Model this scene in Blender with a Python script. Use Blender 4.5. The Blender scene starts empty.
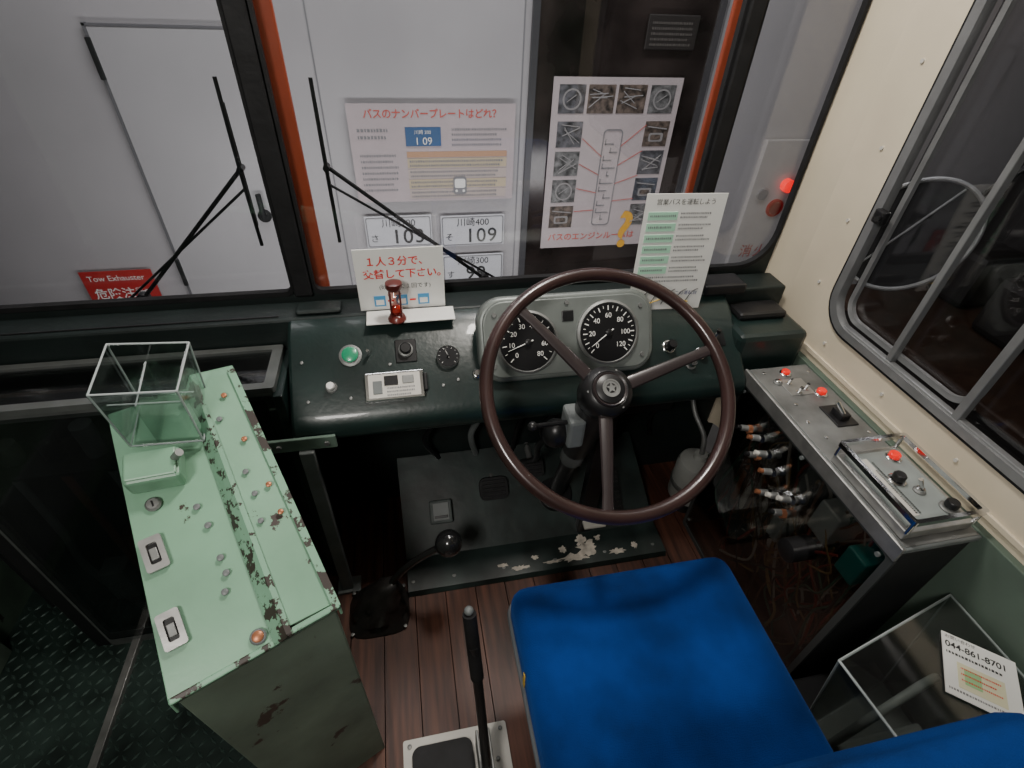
import bpy, math, random
from mathutils import Vector, Matrix
random.seed(4)
D=math.radians
SC=bpy.context.scene.collection
# ---------------------------------------------------------------- materials
def newmat(name):
    m=bpy.data.materials.new(name); m.use_nodes=True
    nt=m.node_tree; return m,nt,nt.nodes['Principled BSDF']
def M(name,col,rough=.5,metal=0,var=0,scale=15,bump=0,bscale=60,coat=0,emit=0,sheen=0,chip=None,chipt=.62,chips=18,spec=.5):
    m,nt,b=newmat(name)
    b.inputs['Roughness'].default_value=rough; b.inputs['Metallic'].default_value=metal
    b.inputs['Base Color'].default_value=(*col,1); b.inputs['Coat Weight'].default_value=coat
    b.inputs['Specular IOR Level'].default_value=spec
    if sheen: b.inputs['Sheen Weight'].default_value=sheen; b.inputs['Sheen Tint'].default_value=(.1,.3,1,1)
    if emit:
        b.inputs['Emission Color'].default_value=(*col,1); b.inputs['Emission Strength'].default_value=emit
    tc=nt.nodes.new('ShaderNodeTexCoord')
    last=None
    if var:
        n=nt.nodes.new('ShaderNodeTexNoise'); n.inputs['Scale'].default_value=scale; n.inputs['Detail'].default_value=6
        nt.links.new(tc.outputs['Object'],n.inputs['Vector'])
        r=nt.nodes.new('ShaderNodeValToRGB')
        r.color_ramp.elements[0].position=.3; r.color_ramp.elements[1].position=.7
        r.color_ramp.elements[0].color=(*[max(0,c*(1-var)) for c in col],1)
        r.color_ramp.elements[1].color=(*[min(1,c*(1+var)) for c in col],1)
        nt.links.new(n.outputs['Fac'],r.inputs['Fac']); last=r.outputs['Color']
    if chip:
        n=nt.nodes.new('ShaderNodeTexNoise'); n.inputs['Scale'].default_value=chips; n.inputs['Detail'].default_value=8
        n.inputs['Roughness'].default_value=.65
        nt.links.new(tc.outputs['Object'],n.inputs['Vector'])
        r=nt.nodes.new('ShaderNodeValToRGB'); r.color_ramp.elements[0].position=chipt; r.color_ramp.elements[1].position=chipt+.015
        nt.links.new(n.outputs['Fac'],r.inputs['Fac'])
        mx=nt.nodes.new('ShaderNodeMix'); mx.data_type='RGBA'
        nt.links.new(r.outputs['Color'],mx.inputs[0])
        if last: nt.links.new(last,mx.inputs[6])
        else: mx.inputs[6].default_value=(*col,1)
        mx.inputs[7].default_value=(*chip,1); last=mx.outputs[2]
    if last: nt.links.new(last,b.inputs['Base Color'])
    if bump:
        n=nt.nodes.new('ShaderNodeTexNoise'); n.inputs['Scale'].default_value=bscale; n.inputs['Detail'].default_value=4
        nt.links.new(tc.outputs['Object'],n.inputs['Vector'])
        bp=nt.nodes.new('ShaderNodeBump'); bp.inputs['Strength'].default_value=bump; bp.inputs['Distance'].default_value=.01
        nt.links.new(n.outputs['Fac'],bp.inputs['Height']); nt.links.new(bp.outputs['Normal'],b.inputs['Normal'])
    return m
def GL(name,tint=(1,1,1),refl=.06,rough=.02,fr=.35):
    m=bpy.data.materials.new(name); m.use_nodes=True; nt=m.node_tree; nt.nodes.clear()
    o=nt.nodes.new('ShaderNodeOutputMaterial'); t=nt.nodes.new('ShaderNodeBsdfTransparent'); g=nt.nodes.new('ShaderNodeBsdfGlossy')
    t.inputs['Color'].default_value=(*tint,1); g.inputs['Roughness'].default_value=rough
    lw=nt.nodes.new('ShaderNodeLayerWeight'); lw.inputs['Blend'].default_value=.25
    ma=nt.nodes.new('ShaderNodeMath'); ma.operation='MULTIPLY_ADD'; ma.inputs[1].default_value=fr; ma.inputs[2].default_value=refl
    mx=nt.nodes.new('ShaderNodeMixShader')
    nt.links.new(lw.outputs['Fresnel'],ma.inputs[0]); nt.links.new(ma.outputs[0],mx.inputs[0])
    nt.links.new(t.outputs[0],mx.inputs[1]); nt.links.new(g.outputs[0],mx.inputs[2]); nt.links.new(mx.outputs[0],o.inputs['Surface'])
    return m
dashgreen=M('dash_green_paint',(.010,.022,.020),.34,var=.3,scale=9,coat=.2,bump=.05,bscale=90,chip=(.07,.08,.07),chipt=.72,chips=30)
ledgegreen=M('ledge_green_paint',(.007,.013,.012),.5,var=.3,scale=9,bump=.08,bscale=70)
platepaint=M('floor_plate_paint',(.017,.028,.026),.40,var=.6,scale=10,bump=.14,bscale=16,coat=.08,chip=(.36,.35,.31),chipt=.70,chips=9,spec=.4)
mint=M('mint_paint',(.20,.385,.255),.42,var=.13,scale=7,bump=.06,bscale=40,chip=(.05,.035,.03),chipt=.675,chips=16)
mintworn=M('mint_paint_worn',(.21,.40,.27),.45,var=.1,scale=7,chip=(.04,.03,.025),chipt=.52,chips=34)
sagedark=M('sage_paint_dark',(.075,.115,.085),.5,var=.35,scale=8,bump=.1,bscale=30,chip=(.025,.022,.02),chipt=.62,chips=10)
cabsage=M('cabinet_sage_paint',(.125,.165,.125),.5,var=.3,scale=6,bump=.1,bscale=30,chip=(.05,.038,.03),chipt=.60,chips=9)
doorsage=M('door_sage_paint',(.13,.18,.14),.5,var=.3,scale=6)
binn=M('binnacle_paint',(.185,.205,.195),.38,metal=.25,var=.1,scale=20,bump=.03)
black=M('black_plastic',(.012,.012,.013),.35,var=.2,scale=30)
rubber=M('black_rubber',(.012,.012,.013),.6,var=.3,scale=20,bump=.1,spec=.3)
brown=M('wheel_bakelite',(.034,.017,.016),.28,var=.25,scale=12,coat=.35)
alu=M('aluminium',(.42,.42,.41),.42,metal=.8,var=.2,scale=25,bump=.04)
winalu=M('window_frame_aluminium',(.30,.305,.31),.4,metal=.6,var=.1,scale=25,bump=.02)
steel=M('dull_steel',(.24,.245,.24),.5,metal=.6,var=.3,scale=14,bump=.06)
greypaint=M('grey_metal_paint',(.15,.165,.165),.45,var=.15,scale=18)
trayframe=M('tray_frame_grey',(.15,.16,.155),.4,metal=.4,var=.2,scale=18)
chrome=M('chrome',(.70,.70,.70),.16,metal=1)
cream=M('cream_paint',(.68,.60,.46),.5,var=.07,scale=5,bump=.03,bscale=25)
blue=M('blue_velvet',(.002,.028,.150),.9,var=.45,scale=7,bump=.35,bscale=500,sheen=.25,spec=.15)
grey=M('seat_grey_vinyl',(.10,.11,.12),.6,var=.2)
white=M('white_paper',(.84,.84,.81),.6,var=.02,scale=5)
offw=M('offwhite_paint',(.60,.58,.53),.5,var=.1,scale=12)
red=M('red_ink',(.75,.03,.02),.5,var=.05)
redlamp=M('red_lamp',(.8,.01,.005),.2,emit=.6,coat=.5)
orangelamp=M('amber_lamp',(.8,.18,.03),.25,coat=.5)
blackink=M('black_ink',(.03,.03,.03),.6)
greyink=M('grey_ink',(.22,.22,.23),.6)
greenink=M('green_ink',(.42,.75,.55),.6)
blueink=M('blue_ink',(.08,.35,.65),.6)
greenbtn=M('green_button',(.02,.28,.14),.3,coat=.4)
teal=M('teal_plastic',(.015,.20,.18),.4)
yellow=M('yellow_plastic',(.75,.5,.06),.45)
orange=M('orange_body_paint',(.55,.10,.04),.4,var=.08)
dark=M('dark_cavity',(.010,.011,.012),.7,var=.3)
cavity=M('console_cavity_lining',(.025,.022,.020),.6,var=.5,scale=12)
darkbrown=M('dark_brown_wall',(.010,.008,.007),.6,var=.5,scale=3)
copper=M('copper',(.40,.16,.08),.4,metal=.5)
sand=M('dark_red_wood',(.13,.02,.015),.35,coat=.4,var=.3)
outwall=M('exterior_wall_panel',(.42,.41,.42),.45,var=.08,scale=1.5)
outdoor=M('exterior_door_paint',(.44,.435,.445),.4,var=.05,scale=2)
ground=M('museum_floor',(.07,.068,.066),.4,var=.2,scale=4)
pinkpaper=M('poster_pink',(.50,.44,.445),.6,var=.04)
blueplate=M('plate_white',(.58,.59,.62),.5,var=.03)
glass=GL('window_glass',(.87,.87,.88),.055)
acryl=GL('acrylic_clear',(.88,.91,.90),.05,.05,.22)
smoke=GL('acrylic_smoked',(.50,.52,.52),.07,.08)
lightsmoke=GL('acrylic_light_smoke',(.78,.78,.77),.045,.06)
mirror=M('mirror_dark_reflection',(.03,.03,.033),.6,spec=.3)  # matte dark colour stands in for a dark reflection in the mirror glass
rimgrey=M('mirror_rim_grey',(.46,.47,.48),.4,metal=.2)
wood,nt,b=newmat('floor_wood')
tc=nt.nodes.new('ShaderNodeTexCoord'); mp=nt.nodes.new('ShaderNodeMapping'); mp.inputs['Scale'].default_value=(40,2.5,10)
n=nt.nodes.new('ShaderNodeTexNoise'); n.inputs['Scale'].default_value=1.6; n.inputs['Detail'].default_value=8
r=nt.nodes.new('ShaderNodeValToRGB'); r.color_ramp.elements[0].position=.3; r.color_ramp.elements[1].position=.75
r.color_ramp.elements[0].color=(.030,.011,.007,1); r.color_ramp.elements[1].color=(.135,.052,.031,1)
nt.links.new(tc.outputs['Object'],mp.inputs['Vector']); nt.links.new(mp.outputs[0],n.inputs['Vector']); nt.links.new(n.outputs['Fac'],r.inputs['Fac']); nt.links.new(r.outputs['Color'],b.inputs['Base Color'])
b.inputs['Roughness'].default_value=.5
bp=nt.nodes.new('ShaderNodeBump'); bp.inputs['Strength'].default_value=.2; nt.links.new(n.outputs['Fac'],bp.inputs['Height']); nt.links.new(bp.outputs['Normal'],b.inputs['Normal'])
greenfloor=M('step_green_paint',(.020,.036,.030),.45,var=.5,scale=12)

# ---------------------------------------------------------------- builders
def link(o,parent=None,loc=(0,0,0),rot=(0,0,0)):
    SC.objects.link(o); o.location=loc; o.rotation_euler=rot
    if parent: o.parent=parent
    return o
def G(name,loc=(0,0,0),rot=(0,0,0),parent=None):
    e=bpy.data.objects.new(name,None); e.empty_display_size=.05; return link(e,parent,loc,rot)
def mk(name,vs,fs,mat,parent=None,loc=(0,0,0),rot=(0,0,0),smooth=True,bevel=0,seg=2,sub=0,ang=35):
    me=bpy.data.meshes.new(name); me.from_pydata([tuple(v) for v in vs],[],fs); me.update()
    import bmesh
    bm=bmesh.new(); bm.from_mesh(me); bmesh.ops.recalc_face_normals(bm,faces=bm.faces); bm.to_mesh(me); bm.free()
    me.materials.append(mat)
    if smooth:
        me.shade_smooth(); me.set_sharp_from_angle(angle=D(ang))
    o=bpy.data.objects.new(name,me); link(o,parent,loc,rot)
    if bevel:
        md=o.modifiers.new('bevel','BEVEL'); md.width=bevel; md.segments=seg; md.limit_method='ANGLE'; md.angle_limit=D(30)
    return o
def box(name,x0,x1,y0,y1,z0,z1,mat,parent=None,bevel=.002,loc=(0,0,0),rot=(0,0,0),seg=2):
    vs=[(x,y,z) for x in (x0,x1) for y in (y0,y1) for z in (z0,z1)]
    fs=[(0,1,3,2),(4,6,7,5),(0,4,5,1),(2,3,7,6),(0,2,6,4),(1,5,7,3)]
    return mk(name,vs,fs,mat,parent,loc,rot,bevel=bevel,seg=seg,smooth=False)
def cyl(name,p0,p1,r,mat,parent=None,r2=None,n=24,bevel=0):
    p0,p1=Vector(p0),Vector(p1); r2=r if r2 is None else r2
    d=(p1-p0); L=d.length; q=d.to_track_quat('Z','Y')
    vs=[]
    for k,(z,rr_) in enumerate(((0,r),(L,r2))):
        for i in range(n):
            a=2*math.pi*i/n; vs.append(q@Vector((rr_*math.cos(a),rr_*math.sin(a),z))+p0)
    fs=[(i,(i+1)%n,n+(i+1)%n,n+i) for i in range(n)]+[tuple(range(n))[::-1],tuple(range(n,2*n))]
    return mk(name,vs,fs,mat,parent,bevel=bevel)
def lathe(name,prof,mat,parent=None,loc=(0,0,0),rot=(0,0,0),n=32):
    vs=[];fs=[];m=len(prof)
    for r,z in prof:
        for i in range(n):
            a=2*math.pi*i/n; vs.append((r*math.cos(a),r*math.sin(a),z))
    for k in range(m-1):
        for i in range(n): fs.append((k*n+i,k*n+(i+1)%n,(k+1)*n+(i+1)%n,(k+1)*n+i))
    fs.append(tuple(range(n))[::-1]); fs.append(tuple(range((m-1)*n,m*n)))
    return mk(name,vs,fs,mat,parent,loc,rot,ang=40)
def sph(name,c,r,mat,parent=None,sc=(1,1,1)):
    prof=[(max(1e-4,math.sin(math.pi*k/12))*r,-math.cos(math.pi*k/12)*r) for k in range(13)]
    o=lathe(name,prof,mat,parent,c); o.scale=sc; return o
def smoothpts(pts,cyc=False,k=6):
    P=[Vector(p) for p in pts]; n=len(P); out=[]
    rng=range(n) if cyc else range(n-1)
    for i in rng:
        a=P[(i-1)%n] if (cyc or i>0) else P[0]; b_=P[i]; c=P[(i+1)%n]; d=P[(i+2)%n] if (cyc or i+2<n) else P[-1]
        for j in range(k):
            t=j/k
            out.append(.5*((2*b_)+(-a+c)*t+(2*a-5*b_+4*c-d)*t*t+(-a+3*b_-3*c+d)*t**3))
    if not cyc: out.append(P[-1])
    return out
def tomesh(o,name,mat,parent,loc,rot):
    SC.objects.link(o); dg=bpy.context.evaluated_depsgraph_get(); dg.update()
    me=bpy.data.meshes.new_from_object(o.evaluated_get(dg))
    bpy.data.objects.remove(o)
    me.materials.clear(); me.materials.append(mat)
    ob=bpy.data.objects.new(name,me); return link(ob,parent,loc,rot)
def tube(name,pts,r,mat,parent=None,cyc=False,sm=True,loc=(0,0,0),rot=(0,0,0)):
    P=smoothpts(pts,cyc) if sm else [Vector(p) for p in pts]
    cu=bpy.data.curves.new(name,'CURVE'); cu.dimensions='3D'; cu.bevel_depth=r; cu.bevel_resolution=4; cu.use_fill_caps=True
    s=cu.splines.new('POLY'); s.points.add(len(P)-1)
    for i,p in enumerate(P): s.points[i].co=(*p,1)
    s.use_cyclic_u=cyc
    o=bpy.data.objects.new(name+'_c',cu)
    ob=tomesh(o,name,mat,parent,loc,rot); ob.data.shade_smooth(); return ob
def plate(name,outer,holes,th,mat,parent=None,loc=(0,0,0),rot=(0,0,0),bev=0):
    cu=bpy.data.curves.new(name,'CURVE'); cu.dimensions='2D'; cu.fill_mode='BOTH'; cu.extrude=th/2; cu.bevel_depth=bev
    if bev: cu.bevel_resolution=3
    for L in [outer]+list(holes):
        s=cu.splines.new('POLY'); s.points.add(len(L)-1)
        for i,p in enumerate(L): s.points[i].co=(p[0],p[1],0,1)
        s.use_cyclic_u=True
    return tomesh(bpy.data.objects.new(name+'_c',cu),name,mat,parent,loc,rot)
def rr(x0,y0,x1,y1,r,n=8):
    if not hasattr(r,'__len__'): r=[r]*4
    out=[]
    for (cx,cy,a0),q in zip(((x1-r[0],y1-r[0],0),(x0+r[1],y1-r[1],90),(x0+r[2],y0+r[2],180),(x1-r[3],y0+r[3],270)),r):
        if q<=0: out.append((cx,cy)); continue
        for i in range(n+1):
            a=D(a0+90*i/n); out.append((cx+q*math.cos(a),cy+q*math.sin(a)))
    return out
def circ(r,n=40,cx=0,cy=0): return [(cx+r*math.cos(2*math.pi*i/n),cy+r*math.sin(2*math.pi*i/n)) for i in range(n)]
def text(name,body,size,loc,mat,parent,rot=(D(90),0,0),align='LEFT',sp=1.0,w=1.0,bold=0):
    cu=bpy.data.curves.new(name,'FONT'); cu.body=body; cu.size=size; cu.align_x=align; cu.space_line=sp; cu.space_character=w
    cu.offset=bold
    cu.materials.append(mat); o=bpy.data.objects.new(name,cu); return link(o,parent,loc,rot)
def lines(name,x0,x1,ztop,n,pitch,h,mat,parent,y,rag=.25):
    vs=[];fs=[]
    for i in range(n):
        z=ztop-i*pitch; x=x0; xe=x1-random.random()*rag*(x1-x0)
        while x<xe:
            w=h*random.uniform(.35,.85)
            k=len(vs); vs+=[(x,y,z-h),(x+w,y,z-h),(x+w,y,z-h*random.uniform(0,.3)),(x,y,z)]; fs.append((k,k+1,k+2,k+3)); x+=w+h*.35
    return mk(name,vs,fs,mat,parent,smooth=False)
WR=(D(90),0,D(90)); WF=(D(90),0,0)

# ---------------------------------------------------------------- camera
cam=bpy.data.objects.new('camera',bpy.data.cameras.new('camera')); SC.objects.link(cam)
p,y,ro=D(39.7),D(13.2),D(3.1)
F=Vector((math.sin(y)*math.cos(p),math.cos(y)*math.cos(p),-math.sin(p))); R0=Vector((math.cos(y),-math.sin(y),0)); U0=R0.cross(F)
Rv=R0*math.cos(ro)+U0*math.sin(ro); Uv=-R0*math.sin(ro)+U0*math.cos(ro)
mt=Matrix((Rv,Uv,-F)).transposed().to_4x4(); mt.translation=(0,0,1.45); cam.matrix_world=mt
cam.data.lens=520/1024*36; cam.data.sensor_width=36; cam.data.clip_start=.01
bpy.context.scene.camera=cam

# ---------------------------------------------------------------- shell
vs=[];fs=[]
x=-.42
while x<1.0:
    w=.088; k=len(vs)
    for xx in (x+.0012,x+w-.0012):
        for yy in (-.8,1.18):
            for zz in (-.03,0): vs.append((xx,yy,zz))
    fs+=[tuple(k+i for i in f) for f in ((0,1,3,2),(4,6,7,5),(0,4,5,1),(2,3,7,6),(0,2,6,4),(1,5,7,3))]
    x+=w
mk('floor',vs,fs,wood,smooth=False)
box('floor_subframe',-.42,1.05,-.8,1.18,-.08,-.032,dark)
st=G('step_floor')
box('tread_base',-1.3,-.42,-.8,1.18,-.26,-.22,greenfloor,st)
vs=[];fs=[]
for i in range(34):
    for j in range(46):
        cx=-1.28+i*.027; cy=-.05+j*.027
        if cx>-.43 or cy>1.1: continue
        a=D(45 if (i+j)%2 else -45); k=len(vs); ca,sa=math.cos(a),math.sin(a); L=.0135; W=.0042
        for (lx,ly,lz) in ((-L,0,0),(0,-W,0),(L,0,0),(0,W,0),(0,0,.004)):
            vs.append((cx+lx*ca-ly*sa,cy+lx*sa+ly*ca,-.2198+lz))
        fs+=[(k,k+1,k+4),(k+1,k+2,k+4),(k+2,k+3,k+4),(k+3,k,k+4)]
mk('tread_lugs',vs,fs,M('tread_lug_highlight',(.07,.11,.095),.35,metal=.3),st,smooth=False)  # lugs coloured lighter than the tread base to imitate highlights
box('step_edge_trim',-.925,-.903,-.4,1.1,-.225,-.203,alu,st)
box('floor_edge_riser',-.425,-.415,-.8,1.18,-.26,.004,sagedark,st)
win=rr(-.55,.765,.945,1.75,.09)
plate('wall_right',[(-.8,-.3),(1.12,-.3),(1.12,2.1),(-.8,2.1)],[win],.02,cream,None,(1.03,0,0),WR)
w2=G('window_2')
def ring(name,a,b_,th,mat,parent,loc,rot): return plate(name,a,[b_],th,mat,parent,loc,rot)
ring('rubber_gasket',rr(-.553,.762,.948,1.753,.092),rr(-.54,.775,.935,1.74,.085),.010,rubber,w2,(1.018,0,0),WR)
ring('aluminium_frame',rr(-.545,.77,.94,1.745,.087),rr(-.525,.788,.920,1.725,.072),.022,winalu,w2,(1.02,0,0),WR)
ring('inner_sash',rr(.545,.80,.905,1.70,.05),rr(.556,.812,.893,1.69,.042),.010,winalu,w2,(1.035,0,0),WR)
box('mullion_front',1.016,1.034,.724,.737,.785,1.72,winalu,w2)
box('mullion_rear',1.012,1.03,.540,.556,.785,1.72,winalu,w2)
box('sill_rail',1.014,1.03,-.5,.9,.784,.793,winalu,w2)
plate('glass_pane',rr(-.525,.79,.92,1.725,.07),[],.004,glass,w2,(1.045,0,0),WR)
box('sash_latch',.998,1.015,.895,.925,1.03,1.06,black,w2,.004)
cyl('sash_latch_lever',(1.0,.905,1.045),(.975,.89,1.05),.005,black,w2)
cp=[(.992,1.158),(1.003,1.152),(1.013,1.135),(1.019,1.112),(1.02,1.08),(1.045,1.08),(1.045,1.18),(.992,1.18)]
def prism(name,poly,z0,z1,mat,parent=None,**k):
    n=len(poly); vs=[(x_,y_,z0) for x_,y_ in poly]+[(x_,y_,z1) for x_,y_ in poly]
    fs=[(i,(i+1)%n,n+(i+1)%n,n+i) for i in range(n)]+[tuple(range(n))[::-1],tuple(range(n,2*n))]
    return mk(name,vs,fs,mat,parent,**k)
prism('trim_1',cp,.2,2.1,cream)
tr=G('trim_2')
for zz in (.84,1.0,1.16,1.32): 
    cyl('screw',(1.021,1.0,zz),(1.0165,1.0,zz),.004,offw,tr,n=12)
for yy in (.9,.7,.5,.35): cyl('screw',(1.021,yy,.72),(1.0165,yy,.72),.004,offw,tr,n=12)
box('seam_strip',1.0135,1.02,.3,1.1,.672,.684,cream,tr,.001)
box('wall_right_dado',1.0,1.018,-.8,1.1,-.02,.655,M('sage_wall_paint',(.10,.14,.11),.5,var=.2,scale=5),None)
h1=rr(-1.16,.80,-.268,1.9,[.02,.1,.1,.02]); h2=rr(-.225,.80,.712,1.9,.02); h3=rr(.748,.80,.988,1.9,[.08,.02,.02,.10])
plate('wall_front',[(-1.3,-.3),(1.02,-.3),(1.02,2.1),(-1.3,2.1)],[h1,h2,h3],.012,M('front_wall_paint',(.012,.018,.017),.5,var=.2),None,(0,1.172,0),WF)
w1=G('window_1')
for i,(a,b_) in enumerate(((h1,rr(-1.15,.812,-.274,1.89,[.015,.09,.09,.015])),(h2,rr(-.219,.812,.706,1.89,.015)),(h3,rr(.755,.812,.980,1.89,[.07,.015,.015,.092])))):
    ring('gasket_%d'%i,a,b_,.016,rubber,w1,(0,1.166,0),WF)
    plate('pane_%d'%i,a,[],.004,glass,w1,(0,1.176,0),WF)
box('pillar_cover_left',-.268,-.228,1.150,1.163,.80,1.95,rubber,w1,.004)
box('pillar_cover_right',.713,.747,1.150,1.163,.80,1.95,rubber,w1,.004)
box('pillar_orange_left',-.235,-.193,1.20,1.215,.72,2.0,orange,w1,.003)
box('pillar_orange_right',.708,.728,1.20,1.215,.72,2.0,orange,w1,.003)
box('bumper_edge',-1.2,1.0,1.19,1.22,.70,.79,rubber,w1,.01)
box('ceiling',-1.3,1.05,-.8,1.19,2.1,2.13,offw)
box('wall_left',-1.32,-1.30,-.8,1.19,-.3,2.1,sagedark)
box('wall_back',-1.3,1.05,-.83,-.8,-.3,2.1,sagedark)

d1=G('door_2')
box('post',-1.03,-.98,.92,.965,-.24,.70,black,d1,.006)
box('leaf_lower',-1.285,-1.265,.0,.95,-.22,.25,doorsage,d1)
plate('leaf_frame',rr(.02,.25,.90,1.7,.05),[rr(.08,.32,.84,1.62,.07)],.02,doorsage,d1,(-1.27,0,0),WR)
plate('leaf_glass',rr(.06,.30,.86,1.64,.07),[],.005,M('door_glass_dark',(.02,.022,.025),.1,spec=.8),d1,(-1.272,0,0),WR)
tube('grab_rail',[(-1.2,.2,.5),(-1.17,.2,.5),(-1.17,.85,.5),(-1.2,.85,.5)],.012,black,d1,sm=False)
box('kick_panel',-1.262,-1.255,.1,.85,-.15,.12,greypaint,d1,.004)

# ---------------------------------------------------------------- dashboard
db=G('dashboard')
prof=[(1.08,.785),(1.03,.765),(.888,.657),(.872,.641),(.866,.622),(.868,.600),(.880,.588),(.91,.583),(1.155,.575),(1.155,.785)]
def xprism(name,prof,x0,x1,mat,parent,bevel=.004):
    n=len(prof); vs=[(x0,a,b_) for a,b_ in prof]+[(x1,a,b_) for a,b_ in prof]
    fs=[(i,(i+1)%n,n+(i+1)%n,n+i) for i in range(n)]+[tuple(range(n))[::-1],tuple(range(n,2*n))]
    return mk(name,vs,fs,mat,parent,bevel=bevel,ang=28)
xprism('body',prof,-.28,.815,dashgreen,db,.012)
box('windshield_ledge',-1.28,1.0,1.075,1.157,.70,.787,ledgegreen,db,.006)
box('corner_block',.80,.995,.93,1.09,.60,.735,dashgreen,db,.015)
box('corner_box',.74,.86,1.05,1.12,.785,.815,black,db,.008)
box('corner_panel',.83,.97,1.0,1.07,.733,.755,black,db,.01)
box('ledge_bracket',-.262,-.16,1.085,1.13,.788,.80,ledgegreen,db,.01)
box('ledge_seam',-1.2,-.3,1.088,1.092,.787,.790,black,db,.0005)
tf=G('glazed_instrument_tray')
plate('frame_top',rr(-1.2,.912,-.30,1.07,.006),[rr(-1.18,.932,-.322,1.053,.004)],.014,trayframe,tf,(0,0,.718))
plate('glass_top',rr(-1.19,.925,-.31,1.06,.004),[],.004,smoke,tf,(0,0,.716))
box('mid_bar',-1.19,-.31,.988,.994,.700,.706,M('brass_strip',(.32,.22,.12),.4,metal=.6),tf,.001)
box('back_lining',-1.2,-.3,1.065,1.073,-.2,.70,dark,tf)
box('shelf',-1.2,-.3,.94,1.065,.50,.51,dark,tf)
plate('front_glass',rr(-.975,-.18,-.31,.70,.01),[],.005,smoke,tf,(0,.915,0),WF)
plate('front_frame',rr(-.985,-.22,-.30,.712,.01),[rr(-.965,-.15,-.325,.69,.01)],.012,trayframe,tf,(0,.922,0),WF)
box('end_cheek',-.305,-.285,.90,1.07,-.02,.71,dashgreen,tf)
for i in range(7):
    xx=-.92+i*.085; cyl('relay_%d'%i,(xx,1.0,.51),(xx,1.0,.56+.02*(i%3)),.022,[steel,black,greypaint][i%3],tf)
boxgrey=M('junction_grey',(.30,.32,.31),.5); wr_=M('hose_rust',(.30,.10,.06),.5)
for i in range(6):
    xx=-.92+i*.10; box('junction_box_%d'%i,xx,xx+.065,.96,1.02,-.05+.13*(i%3),.08+.13*(i%3),[boxgrey,wr_,doorsage][i%3],tf,.006)
for i in range(6):
    tube('hose_%d'%i,[(-.95+.1*i,1.0,.5),(-.9+.1*i,.95,.3),(-.93+.12*i,.97,.1),(-.9+.1*i,1.0,-.18)],.009,[boxgrey,wr_][i%2],tf)
bk=G('fare_box_bracket')
box('bracket_bar',-.345,-.19,.855,.863,.585,.62,M('bracket_sage',(.13,.19,.15),.45,var=.2),bk,.002)
box('leg',-.272,-.240,.845,.862,.0,.585,greypaint,bk,.003)
box('leg_foot',-.285,-.22,.835,.885,.0,.01,greypaint,bk,.002)
for xx in (-.33,-.31,-.21): cyl('bolt',(xx,.855,.603),(xx,.849,.603),.006,steel,bk,n=6)
sp=G('dash_controls',(0,.888,.657),(D(37.2),0,0),db)
def knob(name,x,y,r,h,mat,par,ringm=None,z0=0):
    if ringm: lathe(name+'_ring',[(r*1.4,0),(r*1.4,.003),(r*1.15,.005),(r*1.1,.005)],ringm,par,(x,y,z0))
    return lathe(name,[(r*.75,0),(r*.75,h*.3),(r,h*.4),(r,h*.85),(r*.8,h)],mat,par,(x,y,z0))
knob('button_green',-.145,.128,.018,.014,greenbtn,sp,steel)
knob('hook',-.105,.128,.004,.03,chrome,sp)
box('rotary_plate',-.046,.002,.102,.156,0,.004,black,sp,.004)
lathe('rotary_ring',[(.017,0),(.017,.006),(.014,.008)],steel,sp,(-.022,.13,.003))
knob('rotary_knob',-.022,.13,.013,.02,black,sp,None,.004)
dialblack=M('dial_black',(.010,.010,.011),.6,spec=.2)
def gauge(par,x,y,r,nm,ticks=20,lab=(),needle=40):
    lathe(nm+'_bezel',[(r*1.12,0),(r*1.12,.010),(r*1.04,.013),(r,.010),(r,.004)],steel,par,(x,y,0),n=48)
    plate(nm+'_dial',circ(r,48),[],.002,dialblack,par,(x,y,.011))
    vs=[];fs=[]
    for i in range(ticks+1):
        a=D(225-270*i/ticks); L=.16 if i%2==0 else .09; w=.018 if i%2==0 else .010
        c_,s_=math.cos(a),math.sin(a); k=len(vs)
        for rr_,ww in ((.93,-w),(.93,w),(.93-L,w),(.93-L,-w)):
            vs.append((x+r*(rr_*c_-ww*s_),y+r*(rr_*s_+ww*c_),.0125))
        fs.append((k,k+1,k+2,k+3))
    mk(nm+'_ticks',vs,fs,white,par,smooth=False)
    for i,t in enumerate(lab):
        a=D(225-270*i/max(1,len(lab)-1)); text(nm+'_num_%d'%i,t,r*.24,(x+r*.6*math.cos(a),y+r*.6*math.sin(a)-r*.08,.0126),white,par,(0,0,0),'CENTER')
    a=D(needle); cyl(nm+'_needle',(x-r*.2*math.cos(a),y-r*.2*math.sin(a),.0145),(x+r*.78*math.cos(a),y+r*.78*math.sin(a),.0145),r*.025,white,par,r*.01,n=8)
    lathe(nm+'_hub',[(r*.12,0),(r*.12,.005),(r*.06,.007)],black,par,(x,y,.012),n=20)
gauge(sp,.072,.105,.024,'air_gauge',10,(),110)
knob('white_knob',-.19,.058,.009,.022,white,sp,steel)
box('switch_box_frame',-.118,.012,.016,.080,0,.012,chrome,sp,.002)
box('switch_box_face',-.110,.004,.021,.075,.010,.0145,offw,sp,.001)
box('switch_box_slot_a',-.075,-.045,.048,.070,.0135,.017,black,sp,.001)
box('switch_box_slot_b',-.100,-.080,.030,.060,.0135,.016,greypaint,sp,.001)
box('switch_box_slot_c',-.035,-.010,.050,.068,.0135,.0165,steel,sp,.001)
lines('switch_box_text',-.07,-.005,.0,3,.008,.004,greyink,sp,0).matrix_local=Matrix.Translation((0,.044,.0152))@Matrix.Rotation(D(-90),4,'X')
box('switch_box_side',.012,.020,.03,.07,0,.018,black,sp,.002)
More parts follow.
